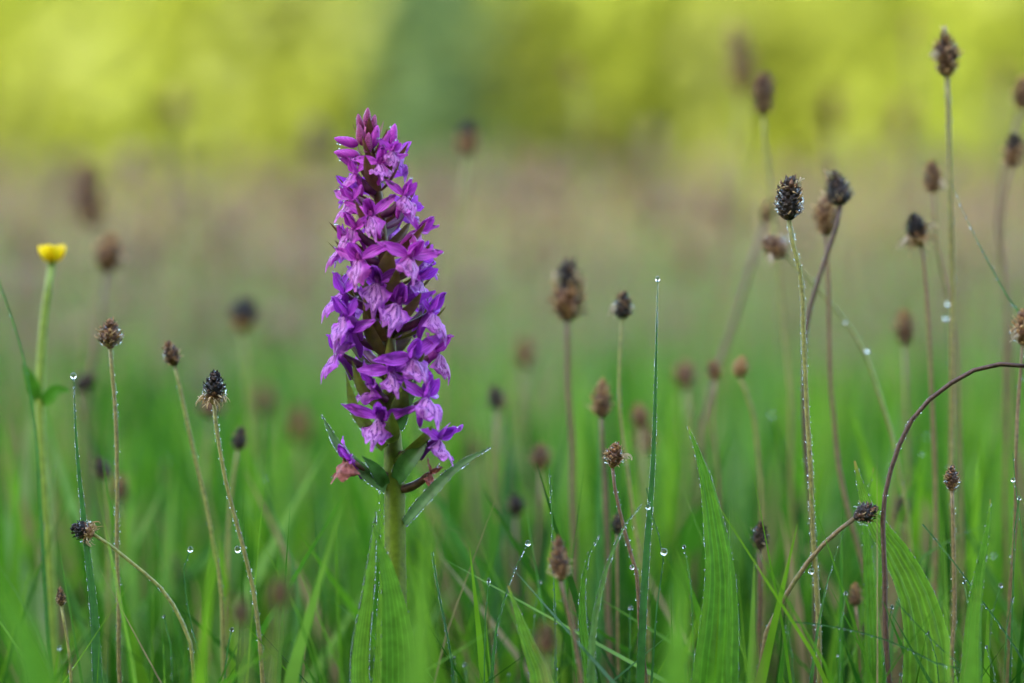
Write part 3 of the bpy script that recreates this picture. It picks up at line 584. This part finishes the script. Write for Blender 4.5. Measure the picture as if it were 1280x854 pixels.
# ------------------------------------------------------------------ leaves and grass blades that can be told apart
def gprof(v): return (.8+.2*v if v < .3 else .86+.14*math.cos((v-.3)*2) if v < .5 else max(.04, (1-((v-.5)/.5)**1.7)*.97))
def lprof(v): return max(.03, .28+.75*math.sin(math.pi*min(1, v)**1.35)**.9 if v < .62 else 1.02*max(0, (1-((v-.62)/.38)**1.5)))
def blade(name, label, cat, pts, d, wpx, mat='blade', prof=gprof, dew=0, tip=0, fold=.3, nu=4, tint=.5, group=None, facing=(.15, -1, .1), rib=0, ribs=0, twist=0, wave=0, spread=.05, n=36):
    k = mmpx(d)
    if prof is gprof and wpx < 8: prof = lambda v: max(.34, gprof(v))
    path = to_ground([at(x, y, d) for x, y in pts], spread)
    t = thing(name, label, cat, (path[-1].x, path[-1].y, 0), group)
    sp = spline(path, n)[::-1]; mb = MB()
    tn = [min(1, max(0, tint+random.uniform(-.12, .12)))]*((n+1)*(nu+1))
    if mat == 'plantain_leaf':
        sd = random.uniform(0, 99)
        tn = [min(.86, a*.86+.12*mnoise.noise((sd, (i//(nu+1))*.25, (i % (nu+1))*.3))) if i//(nu+1) < n or tint < .5 else .97 for i, a in enumerate(tn)]
    le, re = ribbon(mb, sp, wpx*k, prof, facing, fold, nu, tn, twist, rib, ribs, wave)
    mb.build('leaf_blade', M[mat], t)
    if dew:
        db = MB(); top = [i for i in range(n) if sp[i].z > .17]
        for _ in range(dew):
            i = random.choice(top); E = random.choice((le, re)); bead(db, E[i].lerp(E[i+1], random.random())+Vector((0, -.0001, 0)), random.uniform(.0001, .00026)*random.choice((1, 1, 1, 1.5)), 1)
        tag(db.build('dew', M['dew'], t), kind='stuff')
    if tip: drop_on(t, sp[-1]+Vector((0, -.0003, -tip*.3)), tip)
    return t
B = lambda label, pts, d, wpx, **k: blade('grass_blade', label, 'grass blade', pts, d, wpx, **k)
LF = lambda label, pts, d, wpx, **k: blade('plantain_leaf', label, 'leaf', pts, d, wpx, mat='plantain_leaf', prof=lprof, **{**dict(nu=18, rib=.11, ribs=3, fold=.2, wave=.10), **k})
B('tall upright grass blade edged with dew, taller than its neighbours', [(822, 348), (820, 450), (817, 560), (812, 640), (806, 720), (800, 854)], 1.05, 12, dew=420, tip=.0009, tint=.15)
B('dewy grass blade leaning beside the nodding tan plantain head', [(92, 469), (96, 560), (108, 680), (118, 770), (122, 854)], 1.05, 15, dew=380, tip=.0011, tint=.3)
B('dark dewy blade slanting down from the tallest plantain stem', [(1188, 226), (1213, 285), (1245, 345), (1275, 400), (1310, 465)], 1.09, 8, dew=260, tint=.2)
B('hair thin dewy blade beside the thick brown plantain stem', [(687, 586), (690, 650), (692, 720), (694, 800)], 1.05, 5, dew=160, tint=.6)
t = B('short blue green dewy blade crossing the pointed plantain leaf', [(660, 678), (640, 720), (625, 770), (615, 840)], 1.05, 9, dew=200, tip=.0010, tint=.4)
LF('pointed bright green plantain leaf, broad, with finely toothed edge', [(635, 732), (648, 770), (662, 810), (680, 870)], 1.03, 62, dew=90, tint=.75)
LF('narrow dewy plantain leaf curling over at its tip', [(750, 669), (737, 687), (728, 740), (730, 800), (740, 870)], 1.04, 26, dew=260, tint=.45)
B('pale folded grass blade bent behind the cone shaped plantain head', [(803, 630), (786, 648), (765, 690), (750, 740), (741, 792), (738, 860)], 1.03, 17, dew=240, tint=.95, fold=.6)
t = B('thin dark kinked blade holding a round drop', [(808, 610), (816, 650), (829, 690), (824, 740), (818, 800)], 1.04, 5, dew=40, tint=.1); drop_on(t, at(810, 634, 1.037), .0009); drop_on(t, at(830, 690, 1.037), .0012)
B('slim dewy blade low beside the orchid stem', [(540, 690), (548, 740), (560, 800), (568, 870)], 1.05, 7, dew=180, tint=.2)
B('soft pale green blade with hooked tip behind the arching stem', [(330, 590), (345, 650), (365, 700), (372, 760), (366, 854)], 1.13, 15, tint=.8, dew=30)
t = B('thin hooked blade carrying a drop at its bend', [(238, 686), (230, 700), (233, 750), (246, 810), (260, 870)], 1.06, 5, dew=80, tint=.4); drop_on(t, at(238, 687, 1.056), .0010)
B('short dewy blade next to the hooked one', [(290, 786), (284, 815), (280, 870)], 1.05, 6, dew=60, tip=.0008, tint=.4)
B('blue green blade leaning out from below the buttercup', [(-12, 690), (22, 742), (48, 790), (68, 860)], 1.0, 9, tint=.9)
B('short serrated blade tip beside the hooked dew blade', [(378, 808), (376, 840), (374, 880)], 1.05, 10, dew=40, tint=.5)
LF('large ribbed plantain leaf with long pointed tip', [(1068, 576), (1085, 640), (1117, 690), (1142, 740), (1154, 790), (1160, 870)], 1.06, 82, dew=240, tint=.9, rib=.13, ribs=4)
LF('upright slender leaf overlapping the large ribbed leaf', [(1092, 585), (1082, 640), (1085, 700), (1090, 780), (1094, 870)], 1.075, 34, dew=60, tint=.55)
LF('folded dewy plantain leaf with a wavy edge and fine hairs', [(860, 533), (880, 590), (893, 660), (900, 720), (898, 790), (892, 870)], 1.04, 66, dew=300, tint=.5, wave=.16)
LF('slim upright plantain leaf beside the short tan plantain stem', [(1238, 624), (1233, 670), (1224, 715), (1216, 780), (1212, 870)], 1.03, 42, dew=120, tint=.6)
B('dark thin blade slanting across the short tan stem', [(1153, 655), (1190, 700), (1228, 752), (1262, 800), (1290, 860)], 1.04, 5, dew=120, tint=0)
B('long thin blade arching almost flat below the hooked stem', [(985, 777), (1040, 783), (1110, 801), (1180, 836), (1225, 880)], 1.03, 5, dew=120, tint=.05)
B('fine dark blade below the large ribbed leaf', [(1120, 752), (1150, 785), (1186, 822), (1210, 870)], 1.03, 4, dew=50, tint=.05)
B('grey green blade rising to the round black plantain head', [(1061, 650), (1042, 700), (1027, 760), (1012, 870)], 1.045, 8, dew=120, tint=.6)
B('blue green blade lying crosswise behind the short tan stem', [(1236, 655), (1195, 672), (1150, 700), (1120, 760), (1110, 850)], 1.1, 11, tint=.9, dew=30)
B('thin blade strung with round drops beside the slim leaf', [(1266, 566), (1270, 615), (1280, 690), (1284, 780)], 1.05, 3.5, dew=30, tint=.4)
LF('wide soft plantain leaf behind the nodding head', [(45, 650), (38, 720), (40, 790), (50, 880)], 1.25, 70, tint=.8)
LF('big soft leaf standing close before the orchid stem', [(540, 640), (530, 700), (525, 780), (522, 880)], .85, 64, tint=.7, rib=.02)
LF('big soft leaf standing close before the folded dewy leaf', [(852, 690), (850, 760), (842, 880)], .86, 88, tint=.7, rib=.02)
LF('big soft leaf close to the lens below the buttercup', [(-20, 690), (20, 780), (55, 880)], .82, 110, tint=.6, rib=.02)
LF('soft leaf close to the lens before the slim upright leaf', [(1222, 735), (1215, 790), (1212, 880)], .95, 58, tint=.7, rib=.03)
LF('soft upright leaf far behind the dewy tall blade', [(735, 590), (738, 680), (745, 790)], 1.3, 46, tint=.9)
LF('yellow green soft leaf behind the large egg shaped head', [(716, 440), (726, 540), (730, 680)], 1.5, 46, tint=1)
LF('soft bright leaf behind the hooked plantain stem', [(1190, 540), (1185, 620), (1180, 740)], 1.3, 46, tint=.9)
LF('soft bright leaf behind the slim upright plantain leaf', [(1262, 500), (1255, 600), (1250, 740)], 1.3, 60, tint=.9)
LF('soft green leaf behind the orchid on the side of the blurred wide head', [(352, 500), (345, 600), (340, 740)], 1.4, 50, tint=.7)
LF('soft green leaf right behind the lower orchid stem', [(440, 640), (445, 720), (450, 820)], 1.25, 50, tint=.5)
DG = 'thin grass blade ending in a hanging dew drop'
for px, py in ((1205, 727), (1251, 731), (1265, 750), (1115, 758), (983, 783), (1126, 842), (855, 683), (1057, 741), (1233, 808), (611, 725), (675, 727), (636, 842), (743, 793), (788, 759), (568, 822), (581, 830), (1274, 622), (1160, 790), (205, 770)):
    dd = random.uniform(1.02, 1.09); ln = random.uniform(-14, 14)
    B(DG, [(px, py), (px+ln*.3, py-4+random.uniform(0, 6)), (px+ln, py+50), (px+ln*1.3, py+130)], dd, 5, dew=40, tip=random.uniform(.0004, .0008), tint=random.uniform(.3, .9), group='thin drop tipped blades', n=20)
for px, py in ((1186, 378), (1182, 396)):
    B('far fine blade tip with a glinting drop by the straight olive stem', [(px, py), (px+2, py+40), (px+8, py+160), (px+10, py+330)], 1.14, 3, tip=.0011, tint=.5, group='fine blade tips by the olive stem', n=20)
FG = 'soft green grass blade rising behind the flower heads'
for _ in range(46):
    px = random.uniform(-20, 1300); py = random.uniform(470, 690); ln = random.uniform(-40, 40)
    B(FG, [(px, py), (px+ln*.2, py+60), (px+ln*.6, py+150), (px+ln, py+280)], random.uniform(1.14, 1.5), random.uniform(7, 20), tint=random.random(), group='soft blades behind the flower heads', n=16, facing=(random.uniform(-.7, .7), -1, .1))
B('thin green stalk leaning in beside the buttercup', [(-4, 345), (14, 395), (30, 450), (42, 520), (50, 620)], 1.1, 7, dew=60, tint=.6)
blade('brown_stalk', 'soft brown stalk close before the bristly black head', 'stalk', [(948, 560), (950, 640), (948, 740), (946, 870)], .9, 9, mat='stem', tint=.7)
blade('brown_stalk', 'soft arching brown stalk beside the orchid stem', 'stalk', [(545, 655), (575, 668), (598, 720), (615, 800), (622, 870)], 1.11, 8, mat='stem', tint=.2)

# ------------------------------------------------------------------ buttercup
D = 1.13; k = mmpx(D)
bp_ = to_ground([at(x, y, D) for x, y in ((65, 330), (54, 410), (50, 500), (54, 600), (62, 700), (66, 800), (68, 860))])
t = thing('buttercup', 'yellow buttercup flower on a tall pale green stem', 'flower', (bp_[-1].x, bp_[-1].y, 0))
mb = MB(); sp = spline(bp_, 34); tube(mb, sp, [k*(4.6+3.2*min(1, i/10)) for i in range(35)], 9, .5, wob=.04); mb.build('stem', M['butter_stem'], t)
c = at(65, 329, D); mb = MB(); bead(mb, c, 6*k, 2, .8); rec = mb.build('receptacle', M['butter_stem'], t)
for i in range(5):
    a = i*2*math.pi/5+.3; o_ = Vector((math.cos(a), math.sin(a), 0)); mb = MB()
    petal(mb, 27*k, 24*k, lambda v: max(.2, math.sin(math.pi*(v*.72+.1))), c+o_*3*k, o_*.8+Vector((0, 0, .5)), Vector((0, 0, 1))-o_*.6, cup=.3, bend=(-.25, 1.5), nu=6, nv=7, tint=random.uniform(.2, 1), ripple=.03)
    mb.build('petal', M['butter'], rec)
mb = MB()
for i in range(40):
    a = i*2.4; r = 7*k*math.sqrt(i/40); q = c+Vector((math.cos(a)*r, math.sin(a)*r, 5*k)); tube(mb, [q, q+Vector((math.cos(a)*r*.4, math.sin(a)*r*.4, 9*k))], [.8*k, 1.1*k], 4, .8)
tag(mb.build('stamens', M['butter'], rec), kind='stuff')
for px, py, ex_, ey in ((50, 508, 28, 455), (52, 508, 88, 488)):
    mb = MB(); a, b = at(px, py, D), at(ex_, ey, D-.006)
    ribbon(mb, spline([a, a.lerp(b, .5)+Vector((0, -.002, .003)), b], 10), 17*k, lambda v: lance(v, .9), nu=5, tint=.2, fold=.3); mb.build('leaf', M['plantain_leaf'], t)

# ------------------------------------------------------------------ the orchid
random.seed(5)
K = mmpx(FOCUS)
AX = [(150, 459), (220, 470), (300, 478), (380, 483), (450, 487), (520, 489), (600, 493), (700, 494), (854, 497)]
def axis_x(py): return float(np.interp(py, [a for a, _ in AX], [b for _, b in AX]))
stem_pts = to_ground([at(x, y, FOCUS) for y, x in AX])
orchid = thing('marsh_orchid', 'tall purple orchid with dense spike of violet flowers on thick green stem', 'orchid', (stem_pts[-1].x, stem_pts[-1].y, 0))
OL = orchid.location
sp = spline(stem_pts, 60); mb = MB()
rad = []; tn = []
for p_ in sp:
    py = 230-(p_.z-CAM_H)*FPX/FOCUS
    rad.append(K*float(np.interp(py, [150, 250, 400, 520, 620, 850, 1300], [2.2, 6, 8.5, 11, 13.5, 14, 15]))); tn.append(float(np.interp(py, [150, 350, 480, 560], [1, .9, .5, .1])))
tube(mb, sp, rad, 14, tn, wob=.025); stem_o = mb.build('stem', M['orchid_stem'], orchid)
db = MB()
for _ in range(420):
    i = random.randrange(18, 42); p_ = sp[i].lerp(sp[i+1], random.random()); a = random.uniform(0, 6.28)
    bead(db, p_+Vector((math.cos(a), math.sin(a), 0))*rad[i]*1.01, random.uniform(.00014, .0003), 1)
tag(db.build('dew', M['dew'], stem_o), kind='stuff')

mm = .001
def sep_prof(v): return max(.05, math.sin(math.pi*(v*.93+.05)**.8)**.8)
def lip_prof(v): return .22+.78*min(1, (v/.55))**1.1 if v < .55 else 1-.12*((v-.55)/.45)**2
def lip_end(u):
    a = abs(u)
    return 1.0-.9*a*a if a < .3 and False else (1.1 if a < .1 else 1.1-.4*(a-.1)/.2 if a < .3 else .70+.17*math.sin((a-.3)/.4*math.pi) if a < .7 else .70-.28*(a-.7)/.3)+.035*math.sin(a*23)
FV = []
for v in range(6):
    random.seed(40+v); j = lambda s=.12: random.uniform(-s, s)*1.3
    parts = {}
    opening = random.uniform(.8, 1.15)
    for s_, nm in ((-1, 'sepal_a'), (1, 'sepal_b')):
        mb = MB(); petal(mb, random.uniform(11.4, 13.6)*mm, random.uniform(3.9, 4.8)*mm, sep_prof, (s_*1.2*mm, .5*mm, .6*mm), (s_*(.85+j(.2)), -.05+j(.3), .55+j(.35)), (s_*-.25, -1, .2), cup=.17, bend=(-.15+j(), .2+j(.6)), nu=8, nv=12, twist=s_*(.4+j(.6)), ripple=.02, crumple=.22)
        parts[nm] = mb
    mb = MB(); petal(mb, 8.6*mm, 5*mm, sep_prof, (0, 1.3*mm, 1.3*mm), (j(.15), -.35+j(.15), 1), (0, -1, -.2), cup=.22, bend=(.1, .75), nu=6, nv=8, crumple=.15); parts['dorsal'] = mb
    for s_, nm in ((-1, 'petal_a'), (1, 'petal_b')):
        mb = MB(); petal(mb, 7.6*mm, 4.2*mm, sep_prof, (s_*1.1*mm, .6*mm, 1*mm), (s_*(.22+j(.1)), -.55+j(.15), .85), (-s_*.75, -.5, -.4), cup=.2, bend=(0, .45), nu=5, nv=7, crumple=.15); parts[nm] = mb
    mb = MB(); petal(mb, random.uniform(10.5, 12.4)*mm, random.uniform(10.5, 12.5)*mm*opening, lip_prof, (0, -.1*mm, 0), (j(.12), -.62+j(.12), -.8), (0, -1, .6), cup=-.26+j(.08), bend=(.2, -.55+j(.3)), nu=22, nv=14, endf=lip_end, ripple=.05, crumple=.2); parts['lip'] = mb
    mb = MB(); tube(mb, spline([(0, .3*mm, -.2*mm), (0, 2.8*mm, -2.2*mm), (0, 5*mm, -6*mm), (.3*mm, 5.6*mm, -9.2*mm)], 8), [1.5*mm, 1.7*mm, 1.7*mm, 1.6*mm, 1.5*mm, 1.35*mm, 1.2*mm, .95*mm, .4*mm], 9); parts['spur'] = mb
    mb = MB(); bead(mb, Vector((0, .2*mm, 1.4*mm)), 1.3*mm, 2, 1.4); bead(mb, Vector((-.5*mm, -.6*mm, 2.2*mm)), .55*mm, 1, 1.6); bead(mb, Vector((.5*mm, -.6*mm, 2.2*mm)), .55*mm, 1, 1.6); parts['column'] = mb
    FV.append(parts)
FMESH = {}
def fmesh(v, nm, mat):
    key = (v, nm, mat)
    if key not in FMESH: FMESH[key] = FV[v][nm].mesh(nm.split('_')[0], M[mat])
    return FMESH[key]
PN = {'sepal_a': 'sepal', 'sepal_b': 'sepal', 'dorsal': 'hood_sepal', 'petal_a': 'petal', 'petal_b': 'petal', 'lip': 'lip', 'spur': 'spur', 'column': 'column'}
BM = []
for v in range(4):
    random.seed(70+v); mb = MB()
    petal(mb, 20*mm, random.uniform(4.6, 6)*mm, lambda v_: max(.04, math.sin(math.pi*(v_*.86+.12)**.85)**.9) if v_ < .98 else .03, (0, 0, 0), (0, -.72, .7), (0, .7, .72), cup=.2, bend=(-.35, .75+random.uniform(-.2, .3)), nu=6, nv=12, twist=random.uniform(-.3, .3), tint=.5); BM.append(mb)
BMESH = {}
def bmesh_(v, tint):
    key = (v, round(tint*4))
    if key not in BMESH: BM[v].t = [min(1, max(0, tint))]*len(BM[v].v); BMESH[key] = BM[v].mesh('bract', M['bract'])
    return BMESH[key]
dewo = MB()
def axis_pt(py, d=FOCUS): return at(axis_x(py), py, d)
def flower(px, py, phi, size, mats=('petal', 'lip'), variant=None, bract=True, tilt=0., roll=0.):
    ph = R(phi); dx = px-axis_x(py)
    s_ = abs(math.sin(ph)); r = min(72, max(float(np.interp(py, [190, 330], [36, 48])), abs(dx)/max(s_, .35)))
    if abs(phi) > 100: r = float(np.interp(py, [190, 330], [38, 58])); dx = r*math.sin(ph); px = axis_x(py)+dx
    p_ = at(px, py, FOCUS); p_ = Vector((p_.x, p_.y-r*K*math.cos(ph), p_.z))
    base = axis_pt(py+24); d0 = p_-base
    v = random.randrange(6) if variant is None else variant
    mb = MB(); ctr = base.lerp(p_, .5)+Vector((0, 0, -.0012)); back = (base-p_).normalized()
    tube(mb, spline([base, ctr, p_+back*.0008], 7), [1.0*mm, 1.3*mm, 1.55*mm, 1.6*mm, 1.5*mm, 1.35*mm, 1.2*mm, 1.3*mm], 8, .9 if py < 480 else .5)
    fo = MB(); fo.v = [tuple(Vector(q)-p_) for q in mb.v]; fo.f = mb.f; fo.t = mb.t; fo.uv = mb.uv
    f = link('flower', fo.mesh('flower', M['ovary']), orchid); f.location = p_-OL
    q = Matrix.Rotation(ph, 3, 'Z') @ Matrix.Rotation(R(tilt+random.uniform(-14, 14)), 3, 'X') @ Matrix.Rotation(R(roll+random.uniform(-18, 18)), 3, 'Y')
    for nm in FV[v]:
        mt = mats[1] if nm == 'lip' else mats[0]
        c_ = link(PN[nm], fmesh(v, nm, mt), f); c_.rotation_euler = q.to_euler(); c_.scale = (size,)*3
        if abs(phi) < 100 and nm in ('sepal_a', 'sepal_b', 'lip', 'dorsal'):
            vv = FV[v][nm].v
            for _ in range(4):
                w_ = Vector(random.choice(vv[len(vv)//2:])); bead(dewo, p_+q @ (w_*size)+Vector((0, -.0002, .0001)), random.uniform(.0002, .00045), 1)
    if bract:
        b = link('bract', bmesh_(random.randrange(4), np.interp(py, [200, 380, 520], [1, .6, .15])+random.uniform(-.15, .15)), orchid)
        b.location = axis_pt(py+34)+Vector((math.sin(ph), -math.cos(ph), 0))*.002-OL
        b.rotation_euler = (random.uniform(-.1, .25), 0, ph+random.choice((-1, 1))*random.uniform(.25, .7)); sc_ = float(np.interp(py, [170, 300, 450, 560], [.9, 1.15, 1.25, 1.35]))*random.uniform(.85, 1.1); b.scale = (sc_,)*3
    return f
FL = [(478, 205, 5, .95), (440, 218, -68, .92), (436, 250, -58, 1.0), (512, 246, 48, .95), (498, 190, 35, .75), (442, 286, -48, 1), (466, 270, -10, 1), (430, 306, -75, 1), (526, 290, 66, 1), (452, 324, -28, 1), (474, 352, -4, 1.05), (514, 320, 28, 1.05), (525, 350, 60, 1), (430, 367, -78, 1.05), (437, 394, -52, 1.05),
      (499, 378, 10, 1.05), (538, 390, 60, 1.05), (442, 414, -58, 1), (428, 442, -82, 1), (515, 444, 30, 1.08), (543, 440, 76, 1), (491, 462, 4, .95), (466, 478, -52, .85), (477, 520, -12, 1.08), (532, 494, 42, 1.05), (545, 546, 54, .95)]
for px, py, ph, s_ in FL:
    mg = py < 330 and random.random() < .8 or random.random() < .2
    f_ = float(np.interp(py, [190, 300, 380, 450], [.78, .88, .96, .97])); px = axis_x(py)+(px-axis_x(py))*float(np.interp(py, [190, 330, 430], [.84, 1.02, 1.09]))
    flower(px, py, ph, s_*f_, ('petal_m', 'lip_m') if mg else ('petal', 'lip'))
for i, py in enumerate(range(195, 440, 22)):
    flower(0, py, (130, 180, 230)[i % 3]+random.uniform(-12, 12), .78 if py < 320 else .88)
w1 = flower(437, 572, -55, .85, ('petal', 'withered'), 2, False, tilt=10); w1['label'] = 'withering lowest flower with orange brown lip'
w2 = flower(540, 590, 60, .55, ('withered', 'withered'), 3, False, tilt=30); w2['label'] = 'shrivelled tan flower'
# buds and bract tips at the top
bud_m = MB(); rr = [.25, .8, 1, .95, .75, .5, .12]
tube(bud_m, [(0, 0, z*mm) for z in (0, 1.2, 2.8, 4.6, 6.4, 8, 9.2)], [2.0*mm*q for q in rr], 9)
bud_m.uv = [(math.sin(i), (i//9)/6) for i in range(len(bud_m.v))]
budme = bud_m.mesh('bud', M['bud']); budme2 = bud_m.mesh('bud', M['petal_m'])
for i, (px, py, ax_, ph, s_, dark) in enumerate(((459, 152, 4, 0, .75, 0), (452, 158, -10, -60, .7, 0), (464, 162, 12, 60, .8, 0), (457, 168, 0, 180, .8, 0), (453, 175, -8, -20, .85, 0), (466, 178, 14, 30, .9, 1), (460, 186, 4, 10, .85, 0), (448, 174, -75, -80, .95, 1), (450, 188, -82, -75, 1.0, 1), (476, 186, 22, 50, 1., 1), (488, 178, 12, 50, .95, 1), (446, 200, -60, -110, .9, 1), (482, 196, 60, 110, .9, 1))):
    b = link('bud', budme2 if dark else budme, orchid); p_ = at(px, py+7, FOCUS); b.location = p_+Vector((0, -math.cos(R(ph))*.003, 0))-OL
    b.rotation_euler = Vector((math.sin(R(ax_)), -.25*math.cos(R(ph)), math.cos(R(ax_)))).to_track_quat('Z', 'Y').to_euler(); b.scale = (s_,)*3
    for _ in range(5): a = random.uniform(0, 6.28); bead(dewo, b.location+OL+(b.rotation_euler.to_matrix() @ Vector((math.cos(a)*1.6*mm, math.sin(a)*1.6*mm, random.uniform(3, 8)*mm)))*s_, random.uniform(.0002, .0004), 1)
for i in range(12):
    a = i*2.4; py = 160+i*6
    b = link('bract', bmesh_(i % 4, 1.), orchid); b.location = axis_pt(py+14)+Vector((math.sin(a), -math.cos(a), 0))*.0012-OL; b.rotation_euler = (-.35, 0, a) if False else (0, 0, a); s_ = .5+.02*i; b.scale = (s_*.9, s_*.75, s_*1.15)
tag(dewo.build('dew', M['dew'], orchid), kind='stuff')
# long lower bracts and stem leaves placed one by one
def oleaf(name, pts, wpx, tint, dew=60, fold=.35, facing=(0, -1, .2), prof=lance, mat='orchid_leaf', dz=0.):
    path = spline([at(x, y, FOCUS+dd) for x, y, dd in pts], 20); mb = MB()
    le, re = ribbon(mb, path, wpx*K, prof, facing, fold, 6, tint, 0, .04, 3)
    o_ = mb.build(name, M[mat], orchid)
    if dew:
        db = MB()
        for _ in range(dew): i = random.randrange(20); E = random.choice((le, re)); bead(db, E[i].lerp(E[i+1], random.random()), random.uniform(.00016, .0004), 1)
        tag(db.build('dew', M['dew'], o_), kind='stuff')
    return o_
lb = lambda v: max(.03, math.sin(math.pi*(v*.8+.2)**.9)) if v < .99 else .03
oleaf('bract', [(505, 655, -.002), (530, 625, -.008), (570, 585, -.012), (617, 557, -.014)], 14, .9, 90, prof=lb)
oleaf('bract', [(496, 600, -.004), (508, 580, -.010), (525, 560, -.013), (537, 535, -.014)], 24, .15, 30, prof=lb, facing=(-.3, -1, .1))
oleaf('bract', [(482, 612, -.002), (455, 590, -.008), (425, 560, -.010), (402, 519, -.012)], 15, .8, 70, prof=lb)
oleaf('bract', [(482, 606, -.003), (468, 585, -.010), (452, 570, -.014)], 17, .2, 20, prof=lb)
oleaf('bract', [(480, 560, -.003), (460, 535, -.010), (443, 510, -.012), (432, 465, -.013)], 17, .1, 40, prof=lb, mat='bract')
oleaf('bract', [(478, 510, -.003), (455, 490, -.010), (446, 470, -.012), (440, 450, -.013)], 15, .3, 30, prof=lb, mat='bract')
oleaf('bract', [(497, 535, -.002), (504, 510, -.010), (515, 490, -.012), (520, 470, -.011)], 20, .3, 30, prof=lb)
oleaf('leaf', [(500, 1150, -.004), (478, 950, -.012), (448, 850, -.016), (462, 720, -.018), (470, 638, -.016)], 24, .75, 620, prof=lprof, facing=(.5, -1, .1), mat='plantain_leaf')
oleaf('leaf', [(500, 1100, -.006), (498, 900, -.016), (497, 800, -.02), (486, 720, -.021), (468, 660, -.02)], 40, .5, 60, prof=lprof, mat='plantain_leaf')
oleaf('leaf', [(505, 1100, .0), (470, 950, .008), (476, 800, .010), (480, 700, .009), (474, 612, .008)], 13, .8, 160, prof=lprof, mat='plantain_leaf')
